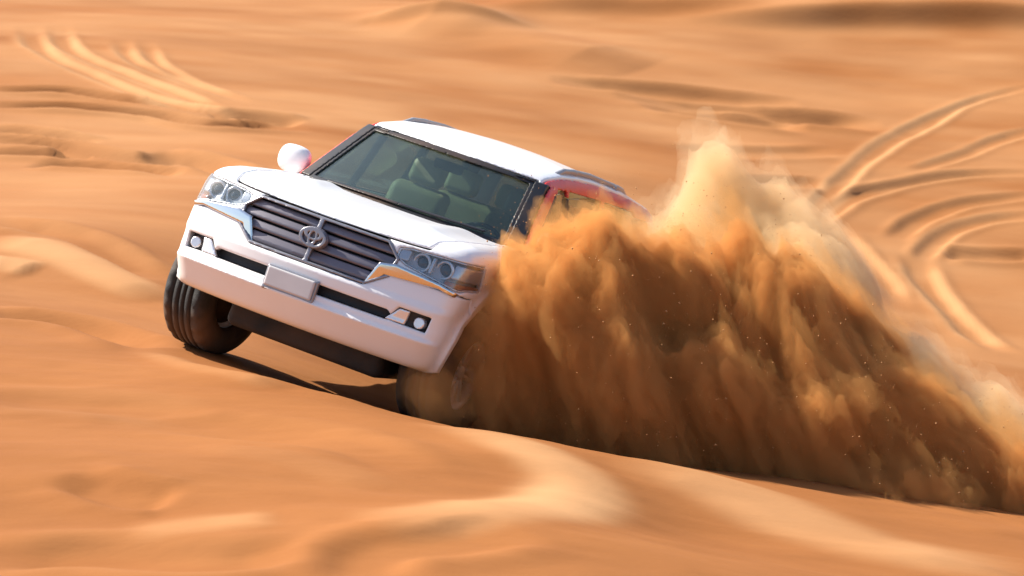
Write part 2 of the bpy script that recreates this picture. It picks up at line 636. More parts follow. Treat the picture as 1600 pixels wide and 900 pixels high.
# wind-blown unevenness, drawn out across the slope
und = (.045 * noise2(fx * .45 + 20, fy * .9 + 4, 21) + .015 * noise2(fx * .9 + 2, fy * 2.0 + fx * .3, 22)
       + .008 * noise2(fx * 2.1, fy * 4.6 + fx * .5, 23) + .003 * noise2(fx * 5.0, fy * 11.0 + fx, 24))
H = H + und * (1 - away) * (.45 + .55 * np.clip((21 - fy) / 4, 0, 1))
# pale patches in the sand colour, stronger farther from the camera
paleness = np.clip(.34 + .26 * noise2(fx * .5 + 9, fy * 1.1 + 2, 31) + .16 * noise2(fx * 1.3, fy * 3.1, 32), 0, 1) * (.06 + .62 * np.clip((fy - 17) / 9, 0, 1))
wob = .035 * noise2(fx * .7, fy * .9, 41) + .010 * noise2(fx * 3, fy * 5, 42)
CUT = np.zeros_like(H)
HEAP = np.zeros_like(H)
for pts, hw, dep, lo_ in TRACKS:
    P = smooth_line([on_ground(*q) for q in pts])
    reach = hw * 3.2 + .1
    sel = np.where((fx > P[:, 0].min() - reach) & (fx < P[:, 0].max() + reach) & (fy > P[:, 1].min() - reach) & (fy < P[:, 1].max() + reach))[0]
    if not len(sel):
        continue
    qx, qy = fx[sel], fy[sel]
    best = np.full(len(sel), 1e9)
    tb = np.zeros(len(sel))
    for i in range(len(P) - 1):
        a, b = P[i], P[i + 1]
        e = b - a
        t = np.clip(((qx - a[0]) * e[0] + (qy - a[1]) * e[1]) / (e @ e + 1e-12), 0, 1)
        d = (qx - a[0] - e[0] * t) ** 2 + (qy - a[1] - e[1] * t) ** 2
        u = d < best
        best = np.where(u, d, best)
        tb = np.where(u, (i + t) / (len(P) - 1), tb)
    d = np.sqrt(best) + wob[sel]
    d = np.abs(d)
    fade = np.clip(np.minimum(tb, 1 - tb) * 5 + .0, 0, 1)
    fade = fade * (.9 + .2 * noise2(tb * 5 + hw * 50, tb * 0 + dep * 90, 43))
    if dep > 0:
        prof = -dep * np.exp(-(d / hw) ** 4) + dep * .42 * np.exp(-((d - hw * 1.65) / (hw * .55)) ** 2)
        lz = np.exp(-((d - hw * 1.2) / (hw * .9)) ** 2)
    else:
        prof = -dep * np.exp(-(d / (hw * 1.3)) ** 2)
        lz = np.exp(-(d / (hw * 1.2)) ** 4)
    CUT[sel] = np.minimum(CUT[sel], prof * fade)
    HEAP[sel] = np.maximum(HEAP[sel], prof * fade)
    paleness[sel] = np.maximum(paleness[sel], np.clip(lo_ * lz * fade, 0, 1))
H = H + CUT + HEAP * np.clip(1 + CUT / .05, 0, 1)
# never above the tyres: settle the sand under the car
cw = (np.stack([fx, fy, H], 1) - np.array([0, 0, HC]))
s_, k_ = math.sin(TH), math.cos(TH)
cc = np.stack([cw[:, 0], -cw[:, 1] * s_ - cw[:, 2] * k_, cw[:, 1] * k_ - cw[:, 2] * s_], 1)
loc = (cc - CAR_T) @ CAR_R
ux = np.clip((np.abs(loc[:, 0]) - 1.05) / .5, 0, 1)
uy = np.clip(np.maximum(.45 - loc[:, 1], loc[:, 1] - 4.6) / .5, 0, 1)
under = (1 - ux) * (1 - uy)
up_z = (CAR_R @ np.array([0, 0, 1.]))
upw = -up_z[1] * k_ - up_z[2] * s_
H = H - under * np.maximum(loc[:, 2] + .03, 0) / upw
nxg, nyg = GX.shape
I = np.arange(nxg * nyg).reshape(nxg, nyg)
Q = np.stack([I[:-1, :-1].ravel(), I[1:, :-1].ravel(), I[1:, 1:].ravel(), I[:-1, 1:].ravel()], 1)
ground = link_mesh('sand_ground', np.stack([fx, fy, H], 1), Q, M_SAND)
ground['kind'] = 'structure'
ground['label'] = 'orange desert sand with wheel tracks and low dunes'
att = ground.data.attributes.new('paleness', 'FLOAT', 'POINT')
att.data.foreach_set('value', paleness.astype(np.float32))

# ------------------------------------------------------------------ the car (x to its left, s rearwards from the bumper, z up)
car = bpy.data.objects.new('off_road_car', None)
COL.objects.link(car)
Rw = np.stack([cam_to_world(CAR_R[:, i]) - cam_to_world(np.zeros(3)) for i in range(3)], 1)
Tw = cam_to_world(CAR_T)
car.matrix_world = Matrix([list(Rw[0]) + [Tw[0]], list(Rw[1]) + [Tw[1]], list(Rw[2]) + [Tw[2]], [0, 0, 0, 1]])
car['label'] = 'white off-road SUV with red roof edges tilting over the dune in a spray of sand'
car['category'] = 'car'

AXF, AXR, WR = .92, 3.77, .42     # axles and tyre radius
GRILLE = [(0, 1.072), (.455, 1.072), (.55, .985), (.53, .86), (.41, .772), (0, .772)]
HEADL = [(.525, 1.055), (.60, 1.072), (.80, 1.082), (.99, 1.092), (1.02, .99), (.94, .90), (.80, .925), (.60, .958), (.525, .99)]
SLOT = [(.0, .672), (.60, .668), (.66, .62), (.60, .606), (.0, .606)]
FOG = [(.605, .612), (.665, .706), (.865, .704), (.855, .602)]
BRACKET = [(.385, .757), (.455, .765), (.505, .862), (.84, .885), (.935, .862), (.945, .892), (.84, .922), (.56, .950), (.455, .93)]


def prof(v, xs, ys):
    return np.interp(v, xs, ys)


def W_side(s, z):
    d = z - .82
    w = .975 - np.where(d > 0, .24, .26) * d * d
    w = w - .035 * np.clip((1.0 - s) / 1.0, 0, 1) ** 2 - .08 * np.clip((s - 4.0) / .95, 0, 1) ** 2
    return w - .010 * np.exp(-((z - .70) / .06) ** 2)


def F_front(x, z):
    return .16 * (np.abs(x) / .9) ** 2.2 + prof(z, [.30, .36, .42, .50, .542, .57, .64, .74, .78, .90, 1.06, 1.12, 1.2],
                                               [.20, .13, .085, .03, .0, .022, .030, .022, .045, .072, .115, .15, .22])


def T_hood(x, s):
    ax = np.abs(x)
    z = prof(s, [0, .12, .2, .35, .6, .9, 1.2, 1.5, 5], [1.075, 1.105, 1.135, 1.172, 1.204, 1.222, 1.236, 1.245, 1.245])
    return z - .012 * (ax / .8) ** 2 + .020 * np.exp(-((ax - .50) / .10) ** 2) * np.clip((s - .1) / .2, 0, 1)


def well(s, z, x, r=.475):
    ax = np.abs(x)
    f = np.minimum(np.hypot(s - AXF, z - .42), np.hypot(s - AXR, z - .42)) - r
    return np.maximum(f, .52 - ax)


def body(x, s, z):
    ax = np.abs(x)
    b = smax(ax - W_side(s, z), z - T_hood(x, s), .13)
    b = smax(b, (F_front(x, z) - s) * .93, .11)
    b = smax(b, s - (5.05 - .12 * (ax / .9) ** 2 - .10 * np.clip(z - .8, 0, 1)), .14)
    low = prof(s, [0, .5, 1.35, 1.5, 3.2, 3.35, 4.3, 4.9], [.355, .36, .40, .40, .40, .42, .45, .47])
    b = smax(b, low - z, .05)
    # flared wheel arches
    r = np.minimum(np.hypot(s - AXF, z - .42), np.hypot(s - AXR, z - .42))
    fl = np.maximum(np.abs(r - .505) - .035, ax - W_side(np.clip(s, .6, 4.2), np.clip(z, .4, .95)) - .022)
    fl = np.maximum(fl, np.maximum(.80 - ax, .38 - z))
    b = smin(b, fl, .05)
    return smax(b, -well(s, z, x), .015)


def shell(x, s, z, t=.035):
    b = body(x, s, z)
    return np.maximum(b, -(b + t))


def ws_s(x, z):
    return 1.27 + .24 * (np.abs(x) / .76) ** 2 + (z - 1.24) * 1.40


def side_x(z):
    return .868 - (z - 1.22) * .30


def roof_z(x, s):
    return prof(s, [1.8, 2.0, 2.2, 2.5, 2.9, 3.3, 4.2, 4.9], [1.70, 1.758, 1.80, 1.845, 1.872, 1.880, 1.860, 1.81]) - .075 * (np.abs(x) / .72) ** 2.4


def cabin(x, s, z):
    ax = np.abs(x)
    g = smax((ax - side_x(z)) * .95, z - roof_z(x, s), .10)
    g = smax(g, (ws_s(x, z) - s) * .58, .035)
    g = smax(g, (s - (5.10 - (z - 1.2) * .32)) * .95, .08)
    return np.maximum(g, 1.13 - z)


def ws_open(x, z, m=0.0):
    """windscreen outline, negative inside; m shrinks it"""
    ax = np.abs(x)
    return np.maximum(np.maximum((ax - (.752 - (z - 1.25) * .275) + m) * .96, z - (1.712 - .015 * (ax / .7) ** 2) + m * .8), 1.225 - .0 * ax - z + m * .8)


SIDEWIN = [[(1.92, 1.27), (2.47, 1.27), (2.47, 1.665), (2.31, 1.660)],
           [(2.57, 1.27), (3.36, 1.27), (3.36, 1.672), (2.57, 1.668)],
           [(3.48, 1.27), (4.46, 1.27), (4.40, 1.60), (4.25, 1.665), (3.48, 1.672)]]


def side_open(x, s, z, m=0.0):
    ax = np.abs(x)
    f = np.full(np.shape(s), 1e3)
    for P in SIDEWIN:
        f = np.minimum(f, poly_sdf(s, z, P) - .03 + m)
    return np.maximum(f, .45 - ax)


def rear_open(x, s, z):
    ax = np.abs(x)
    return np.maximum(np.maximum(np.maximum(ax - .66 + (z - 1.3) * .25, 1.28 - z), z - 1.68), 4.3 - s)


def cab_shell(x, s, z, t=.05):
    g = cabin(x, s, z)
    f = np.maximum(g, -(g + t))
    wo_ = np.maximum(ws_open(x, z), s - (ws_s(x, z) + .25))
    f = np.maximum(f, -wo_)
    f = np.maximum(f, -side_open(x, s, z))
    return np.maximum(f, -rear_open(x, s, z))


HOODX = ([.1, .3, .8, 1.3, 1.6], [.66, .70, .76, .80, .80])


def hood_reg(x, s, z):
    ax = np.abs(x)
    f = np.maximum((ax - prof(s, *HOODX)) * .98, s - (1.185 + .24 * (ax / .76) ** 2))
    return np.maximum(f, 1.078 + .02 * (ax / .7) ** 2 - z)


def bump_reg(x, s, z):
    ax = np.abs(x)
    zb = prof(ax, [0, .40, .50, .56, .94, 1.0], [.770, .770, .86, .905, .88, .86])
    return np.maximum(z - zb, s - (.52 + .0 * z))


def front_cut(x, s, z):
    ax = np.abs(x)
    f = np.minimum(poly_sdf(ax, z, GRILLE), poly_sdf(ax, z, HEADL))
    f = np.minimum(f, np.minimum(poly_sdf(ax, z, SLOT), poly_sdf(ax, z, FOG)))
    return np.maximum(f, s - .62)


GAP = .0045
sdf_part('hood', lambda x, s, z: smax(shell(x, s, z, .04), hood_reg(x, s, z) + GAP, .008), (-.84, .08, 1.0), (.84, 1.5, 1.30), .010, M_PAINT, car)
bumper = sdf_part('front_bumper', lambda x, s, z: smax(smax(shell(x, s, z, .07), bump_reg(x, s, z) + GAP, .008), -front_cut(x, s, z), .014),
                  (-1.02, -.03, .30), (1.02, .56, .94), .009, M_PAINT, car)


def fender(x, s, z):
    ax = np.abs(x)
    f = shell(x, s, z, .035)
    f = np.maximum(f, GAP - hood_reg(x, s, z))
    f = np.maximum(f, GAP - bump_reg(x, s, z))
    f = smax(f, -front_cut(x, s, z), .012)
    f = np.maximum(f, s - np.where(z > 1.15, 1.50 + .25 * (ax - .8), 1.46))
    f = np.maximum(f, -(np.maximum(ax - .76, 1.10 - s)))
    return np.maximum(f, .34 - z)


for sg in (1, -1):
    lo, hi = (0.0, .03, .34), (1.04, 1.56, 1.30)
    if sg < 0:
        lo, hi = (-1.04, .03, .34), (0.0, 1.56, 1.30)
    sdf_part('front_fender', (lambda sg: lambda x, s, z: np.maximum(fender(x, s, z), .42 - x * sg))(sg), lo, hi, .010, M_PAINT, car)

DOORS = [('front_door', 1.46, 2.52), ('rear_door', 2.52, 3.42)]
for sg in (1, -1):
    for nm, a, b in DOORS:
        f = (lambda sg, a, b: lambda x, s, z: np.maximum(np.maximum(np.maximum(shell(x, s, z, .05), np.maximum(a - s, s - b) + GAP), .50 - z), np.maximum(.72 - x * sg, z - 1.255)))(sg, a, b)
        lo, hi = (.70, a, .48), (1.03, b, 1.28)
        if sg < 0:
            lo, hi = (-1.03, a, .48), (-.70, b, 1.28)
        d = sdf_part(nm, f, lo, hi, .014, M_PAINT, car)
        hs = b - .16
        sdf_part('door_handle', (lambda sg, hs: lambda x, s, z: np.maximum(box_sdf(x, s, z, (sg * .975, hs, 1.03), (.022, .10, .018), .014),
                                                                          -box_sdf(x, s, z, (sg * .955, hs, 1.03), (.020, .07, .05), .01)))(sg, hs),
                 (sg * .975 - .04, hs - .12, 1.0), (sg * .975 + .04, hs + .12, 1.06), .007, M_CHROME, d)
    q = (lambda sg: lambda x, s, z: np.maximum(np.maximum(shell(x, s, z, .05), np.maximum(3.42 - s, s - 4.86) + GAP), np.maximum(.66 - x * sg, np.maximum(z - 1.255, .62 - z - 5 * np.clip(4.2 - s, 0, 1)))))(sg)
    lo, hi = (.64, 3.42, .36), (1.03, 4.88, 1.28)
    if sg < 0:
        lo, hi = (-1.03, 3.42, .36), (-.64, 4.88, 1.28)
    sdf_part('rear_quarter', q, lo, hi, .014, M_PAINT, car)
    lo, hi = (.70, 1.40, .36), (1.03, 3.44, .5)
    if sg < 0:
        lo, hi = (-1.03, 1.40, .36), (-.70, 3.44, .5)
    sdf_part('sill', (lambda sg: lambda x, s, z: np.maximum(shell(x, s, z, .06), np.maximum(z - .50 + GAP, np.maximum(.72 - x * sg, np.maximum(1.42 - s, s - 3.28)))))(sg), lo, hi, .014, M_PAINT, car)
    sdf_part('side_step', (lambda sg: lambda x, s, z: box_sdf(x, s, z, (sg * .93, 2.34, .375), (.095, .90, .025), .02))(sg),
             (sg * .93 - .11, 1.42, .34), (sg * .93 + .11, 3.26, .41), .012, M_BLACK, car)

tail = sdf_part('tailgate', lambda x, s, z: np.maximum(shell(x, s, z, .05), np.maximum(4.86 - s + GAP, np.maximum(.66 - z, np.maximum(np.abs(x) - .74, z - 1.26)))), (-.78, 4.8, .6), (.78, 5.1, 1.3), .016, M_PAINT, car)
sdf_part('rear_bumper', lambda x, s, z: np.maximum(shell(x, s, z, .06), np.maximum(4.2 - s, np.maximum(z - .66 + GAP, -(np.hypot(s - AXR, z - .42) - .50)))), (-1.02, 4.18, .42), (1.02, 5.1, .70), .016, M_PAINT, car)
for sg in (1, -1):
    sdf_part('tail_light', (lambda sg: lambda x, s, z: np.maximum(body(x, s, z) - .008, np.maximum(np.maximum(-.02 - body(x, s, z), 4.84 - s), np.maximum(np.abs(z - 1.02) - .15, .745 - x * sg))))(sg),
             (min(sg * .72, sg * 1.04), 4.80, .84), (max(sg * .72, sg * 1.04), 5.1, 1.2), .011, M_REDLENS, car)

# roof, pillars and the red side frames
ROOFX = .655


def red_reg(x, s, z):
    ax = np.abs(x)
    # outer faces: the roof side above the windows and the windscreen pillar
    return np.maximum((side_x(z) - .055) - ax, np.minimum(1.640 - z, np.maximum(s - (ws_s(x, z) + .20), 1.20 - z)))


sdf_part('roof', lambda x, s, z: np.maximum(np.maximum(cab_shell(x, s, z), 1.66 - z), np.maximum(np.abs(x) - ROOFX + GAP, s - 4.83)), (-.72, 1.85, 1.6), (.72, 4.9, 1.92), .014, M_PAINT, car)
for sg in (1, -1):
    lo, hi = (.50, 1.25, 1.10), (.92, 4.86, 1.90)
    if sg < 0:
        lo, hi = (-.92, 1.25, 1.10), (-.50, 4.86, 1.90)
    f = (lambda sg: lambda x, s, z: np.maximum(np.maximum(cab_shell(x, s, z), (ROOFX + GAP) - np.abs(x) - np.where(z < 1.62, 1., 0) * 1.0),
                                               np.maximum(-(x * sg) + .3, np.maximum(1.23 - z, np.maximum(np.minimum(1.655 - z, s - (ws_s(x, z) + .150)), np.where(z < 1.69, (side_x(z) - .027) - x * sg, -1))))))(sg)
    sdf_part('red_roof_frame', f, lo, hi, .011, M_RED, car)
    for nm, a, bq in (('front_pillar_base', 1.5, 2.43), ('centre_pillar', 2.43, 2.9), ('rear_pillar', 2.9, 3.9), ('tail_pillar', 3.9, 4.71)):
        f = (lambda sg, a, bq: lambda x, s, z: np.maximum(np.maximum(cab_shell(x, s, z), np.maximum(z - 1.655 + GAP, 1.265 - z)),
                                                          np.maximum(.5 - x * sg, np.maximum(np.maximum((ws_s(x, z) + .150 + GAP) - s, s - 4.71), np.maximum(a - s, s - bq)))))(sg, a, bq)
        sdf_part(nm, f, (lo[0], a, 1.2), (hi[0], bq, 1.7), .012, M_BLACK, car)
    sdf_part('window_ledge', (lambda sg: lambda x, s, z: np.maximum(np.maximum(cab_shell(x, s, z), np.abs(z - 1.245) - .018), np.maximum(.5 - x * sg, np.maximum(1.72 - s, s - 4.68))))(sg), (lo[0], 1.7, 1.2), (hi[0], 4.7, 1.28), .011, M_BLACK, car)
    # dark front face of the windscreen pillar
    sdf_part('windscreen_pillar', (lambda sg: lambda x, s, z: np.maximum(np.maximum(cab_shell(x, s, z) - .012, np.maximum(z - 1.70, 1.24 - z)), np.maximum(.3 - x * sg, np.maximum(x * sg - (side_x(z) - .030), s - (ws_s(x, z) + .10)))))(sg), lo, (hi[0], 2.4, 1.75), .009, M_BLACK, car)
    sdf_part('roof_rail', (lambda sg: lambda x, s, z: smin(np.maximum(np.hypot(x - sg * (.60 - .02 * np.clip(s - 3, 0, 2)), (z - (roof_z(x, s) + .014 - .05 * np.clip((2.65 - s) / .25, 0, 1) - .05 * np.clip((s - 4.3) / .25, 0, 1)))) - .020, np.abs(s - 3.48) - 1.02),
                                                           np.maximum(np.hypot(x - sg * .60, np.minimum(np.abs(s - 2.9), np.abs(s - 4.0))) - .025, np.abs(z - roof_z(x, s) - .0) - .02), .02))(sg),
             (sg * .60 - .06, 2.38, 1.72), (sg * .60 + .06, 4.58, 1.98), .011, M_RAIL, car)
sdf_part('rear_roof_frame', lambda x, s, z: np.maximum(np.maximum(cab_shell(x, s, z), 1.23 - z), 4.72 - s + .11 * np.clip(z - 1.66, 0, .04) / .04 + GAP), (-.92, 4.6, 1.2), (.92, 5.1, 1.9), .014, M_PAINT, car)


def sheet(name, U, Vv, fn, m, parent, thick=.006):
    """a curved pane: grid of fn(u, v) with thickness along its normal"""
    nu, nv = len(U), len(Vv)
    P = np.array([[fn(u, v) for v in Vv] for u in U], float)
    du = np.gradient(P, axis=0)
    dv = np.gradient(P, axis=1)
    N = np.cross(du, dv)
    N /= np.linalg.norm(N, axis=2, keepdims=True) + 1e-12
    A = P.reshape(-1, 3)
    B = (P - N * thick).reshape(-1, 3)
    I = np.arange(nu * nv).reshape(nu, nv)
    q = np.stack([I[:-1, :-1].ravel(), I[1:, :-1].ravel(), I[1:, 1:].ravel(), I[:-1, 1:].ravel()], 1)
    n = nu * nv
    rim = list(I[:, 0]) + list(I[-1, 1:]) + list(I[-2::-1, -1]) + list(I[0, -2:0:-1])
    r = np.array([[rim[i], rim[i] + n, rim[(i + 1) % len(rim)] + n, rim[(i + 1) % len(rim)]] for i in range(len(rim))])
    return link_mesh(name, np.vstack([A, B]), np.vstack([q, q[:, ::-1] + n, r]), m, parent)


def ws_pt(u, v, off=.012, m=.02):
    z = 1.228 + m * .6 + v * (1.708 - 1.228 - m * 1.2)
    x = u * (.752 - (z - 1.25) * .275 - m * .4)
    return (x, ws_s(x, z) + off, z)


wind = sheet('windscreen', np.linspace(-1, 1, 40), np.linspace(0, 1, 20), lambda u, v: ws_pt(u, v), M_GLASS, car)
seal = sdf_part('windscreen_seal', lambda x, s, z: np.maximum(np.maximum(ws_open(x, z, .004), -ws_open(x, z, .040)), np.abs(s - ws_s(x, z) - .004) * .58 - .007),
                (-.80, 1.2, 1.20), (.80, 2.3, 1.74), .008, M_BLACK, wind)
for sg in (1, -1):
    w = sdf_part('wiper', (lambda sg: lambda x, s, z: np.maximum(np.hypot((z - 1.262 - .02 * (x + .3)) , (s - ws_s(x, z) + .02) * .58) - .009, np.abs(x - (.30 if sg > 0 else -.28)) - .29))(sg),
                 ((.0 if sg > 0 else -.6), 1.2, 1.2), ((.62 if sg > 0 else .03), 1.5, 1.32), .007, M_BLACK, wind)
sdf_part('cowl', lambda x, s, z: np.maximum(np.maximum(np.abs(z - 1.205 + .04 * (np.abs(x) / .8) ** 2) - .018, (1.195 + .24 * (x / .76) ** 2) - s), np.maximum(s - (1.29 + .24 * (x / .76) ** 2), np.abs(x) - .78)),
         (-.80, 1.15, 1.12), (.80, 1.60, 1.25), .010, M_BLACK, car)
for sg in (1, -1):
    for P in SIDEWIN:
        P = np.array(P)
        z0, z1 = P[:, 1].min() - .025, P[:, 1].max() + .025

        def pane(u, v, P=P, sg=sg, z0=z0, z1=z1):
            z = z0 + v * (z1 - z0)
            zc = min(max(z, P[:, 1].min() + 1e-4), P[:, 1].max() - 1e-3)
            xs = []
            for i in range(len(P)):
                a, b = P[i], P[(i + 1) % len(P)]
                if (a[1] - zc) * (b[1] - zc) <= 0 and abs(a[1] - b[1]) > 1e-6:
                    xs.append(a[0] + (zc - a[1]) * (b[0] - a[0]) / (b[1] - a[1]))
            s = min(xs) - .03 + (u * .5 + .5) * (max(xs) - min(xs) + .06)
            return (sg * (side_x(z) - .022), s, z)
        sheet('side_window', np.linspace(-1, 1, 12), np.linspace(0, 1, 10), pane, M_SIDEGLASS, car)
sheet('rear_window', np.linspace(-1, 1, 16), np.linspace(0, 1, 8), lambda u, v: (u * (.66 - (v * .4) * .25), 5.075 - (.08 + v * .40) * .32 - .02, 1.28 + v * .40), M_SIDEGLASS, car)

# grille
g_in = lambda x, z, m: poly_sdf(np.abs(x), z, GRILLE) + m
grille = sdf_part('grille', lambda x, s, z: np.maximum(np.maximum(g_in(x, z, -.003), -g_in(x, z, .014)), np.abs(s - F_front(x, z) - .018) - .026), (-.58, .0, .75), (.58, .25, 1.09), .008, M_SATIN, car)
sdf_part('grille_mesh', lambda x, s, z: np.maximum(g_in(x, z, -.004), np.abs(s - F_front(x, z) - .085) - .012), (-.58, .05, .75), (.58, .32, 1.09), .011, M_GRILLEBACK, grille)
for zc, hh in ((1.020, .025), (.956, .025), (.890, .027), (.820, .033)):
    sdf_part('grille_bar', (lambda zc, hh: lambda x, s, z: np.maximum(np.maximum(np.abs(z - zc) - hh, g_in(x, z, .012)), np.abs(s - F_front(x, z) - .028 - .35 * np.abs(z - zc + .008)) - .018) )(zc, hh),
             (-.57, .0, zc - hh), (.57, .25, zc + hh), .008, M_GRILLE, grille)


def ring(x, z, c, a, b, w):
    q = np.sqrt(((x - c[0]) / a) ** 2 + ((z - c[1]) / b) ** 2)
    return np.abs(q - 1) * min(a, b) - w


EMB = (0, .935)
sdf_part('emblem', lambda x, s, z: np.maximum(np.minimum(np.minimum(ring(x, z, EMB, .082, .056, .008), ring(x, z, (0, EMB[1] + .018), .052, .028, .007)), ring(x, z, (0, EMB[1] + .002), .024, .050, .007)),
                                             np.abs(s - .052) - .014), (-.11, .02, .85), (.11, .09, 1.0), .005, M_SATIN, grille)
sdf_part('emblem_plate', lambda x, s, z: np.maximum((np.sqrt((x / .098) ** 2 + ((z - EMB[1]) / .07) ** 2) - 1) * .07, np.abs(s - .074) - .014), (-.11, .04, .84), (.11, .11, 1.01), .007, M_GRILLE, grille)

# lamps, chrome brackets, fog lamps
for sg in (1, -1):
    def mir(lo, hi, sg=sg):
        return ((lo[0], lo[1], lo[2]), hi) if sg > 0 else ((-hi[0], lo[1], lo[2]), (-lo[0], hi[1], hi[2]))
    hin = lambda x, z, m: poly_sdf(np.abs(x), z, HEADL) + m
    lo, hi = mir((.50, .08, .86), (1.04, .62, 1.12))
    hl = sdf_part('headlight', (lambda sg: lambda x, s, z: np.maximum(np.maximum(hin(x, z, -.004), body(x, s, z) + .05), np.maximum(-(body(x, s, z) + .075), .4 - x * sg)))(sg), lo, hi, .010, M_LAMPDARK, car)
    sdf_part('lamp_frame', (lambda sg: lambda x, s, z: np.maximum(np.maximum(np.maximum(hin(x, z, .001), -hin(x, z, .011)), np.maximum(body(x, s, z) + .006, -(body(x, s, z) + .05))), .4 - x * sg))(sg), lo, hi, .007, M_LAMP, hl)
    for (lx, lz, rr) in ((.672, 1.005, .043), (.815, 1.005, .043)):
        ls = float(F_front(np.array(lx), np.array(lz))) + .055
        p = sdf_part('projector', (lambda sg, lx, lz, ls, rr: lambda x, s, z: np.maximum(np.abs(np.hypot(x - sg * lx, z - lz) - rr - .010) - .009, np.abs(s - ls - .02) - .035))(sg, lx, lz, ls, rr),
                     (sg * lx - .09, ls - .03, lz - .09), (sg * lx + .09, ls + .08, lz + .09), .007, M_LAMP, hl)
        sdf_part('projector_lens', (lambda sg, lx, lz, ls, rr: lambda x, s, z: np.sqrt((x - sg * lx) ** 2 + (z - lz) ** 2 + ((s - ls - .02) * 1.1) ** 2) - rr)(sg, lx, lz, ls, rr),
                 (sg * lx - .06, ls - .04, lz - .06), (sg * lx + .06, ls + .08, lz + .06), .007, M_LENS, hl)
    for (lx0, lx1, lz0, lz1, mm, nm) in ((.735, .755, .955, 1.06, M_LAMP, 'lamp_fin'), (.535, .60, .985, 1.055, M_LAMP, 'inner_reflector'), (.87, .955, .97, 1.06, M_LAMP, 'outer_reflector'), (.85, .95, .915, .95, M_AMBER, 'turn_signal')):
        sdf_part(nm, (lambda sg, a, b, c, d: lambda x, s, z: np.maximum(np.maximum(np.abs(x * sg - (a + b) / 2) - (b - a) / 2, np.abs(z - (c + d) / 2) - (d - c) / 2), np.maximum(body(x, s, z) + .012, -(body(x, s, z) + .055))))(sg, lx0, lx1, lz0, lz1),
                 (min(sg * lx0, sg * lx1), .1, lz0), (max(sg * lx0, sg * lx1), .62, lz1), .007, mm, hl)
    sdf_part('lamp_cover', (lambda sg: lambda x, s, z: np.maximum(np.maximum(hin(x, z, .003), np.abs(body(x, s, z) + .002) - .005), .4 - x * sg))(sg), lo, hi, .006, M_COVER, hl)
    lo, hi = mir((.36, .0, .72), (.98, .40, .98))
    sdf_part('chrome_bracket', (lambda sg: lambda x, s, z: np.maximum(smax(poly_sdf(np.abs(x), z, BRACKET), np.abs(body(x, s, z) + .004 - .30 * (z - .89)) - .020, .012), .3 - x * sg))(sg), lo, hi, .007, M_CHROME, bumper)
    lo, hi = mir((.58, .0, .58), (.90, .40, .73))
    fp = sdf_part('fog_lamp_recess', (lambda sg: lambda x, s, z: np.maximum(np.maximum(poly_sdf(np.abs(x), z, FOG) - .004, body(x, s, z) + .055), np.maximum(-(body(x, s, z) + .075), .4 - x * sg)))(sg), lo, hi, .009, M_BLACK, bumper)
    fs = float(F_front(np.array(.80), np.array(.65)))
    sdf_part('fog_lamp', (lambda sg, fs: lambda x, s, z: np.maximum(np.hypot(x - sg * .800, z - .648) - .036, np.abs(s - fs - .05) - .03))(sg, fs), (sg * .8 - .05, fs, .60), (sg * .8 + .05, fs + .09, .70), .007, M_LAMP, fp)
    sdf_part('fog_lamp_blade', (lambda sg: lambda x, s, z: np.maximum(poly_sdf(np.abs(x), z, [(.60, .612), (.675, .70), (.735, .70), (.725, .612)]), np.maximum(np.abs(body(x, s, z) + .016) - .014, .4 - x * sg)))(sg), lo, hi, .007, M_LAMP, fp)
sdf_part('lower_intake', lambda x, s, z: np.maximum(poly_sdf(np.abs(x), z, SLOT) - .004, np.abs(s - F_front(x, z) - .075) - .012), (-.70, .03, .58), (.70, .30, .70), .010, M_GRILLEBACK, bumper)
plate = sdf_part('number_plate', lambda x, s, z: box_sdf(x, s, z, (-.03, -.004, .622), (.165, .012, .062), .008), (-.21, -.03, .54), (.15, .03, .70), .006, M_PLATE, bumper)
sdf_part('plate_holder', lambda x, s, z: box_sdf(x, s, z, (-.03, .022, .612), (.182, .016, .080), .01), (-.22, -.01, .52), (.16, .05, .70), .007, M_SATIN, plate)
sdf_part('suspension_beam', lambda x, s, z: np.minimum(box_sdf(x, s, z, (0, .80, .36), (.60, .05, .05), .02), box_sdf(np.abs(x), s, z, (.52, 1.0, .40), (.06, .35, .06), .03)), (-.64, .6, .28), (.64, 1.4, .5), .014, M_UNDER, car)
sdf_part('shade_skid_plate', lambda x, s, z: np.maximum(box_sdf(x, s, z, (0, .95, .295), (.56, .50, .095), .05), -99), (-.62, .4, .18), (.62, 1.5, .41), .014, M_UNDER, car)  # low dark mass, deepened to block sunlit sand and shade the gap
sdf_part('gearbox_guard', lambda x, s, z: box_sdf(x, s, z, (0, 2.3, .32), (.36, .75, .08), .05), (-.42, 1.5, .22), (.42, 3.1, .42), .016, M_UNDER, car)

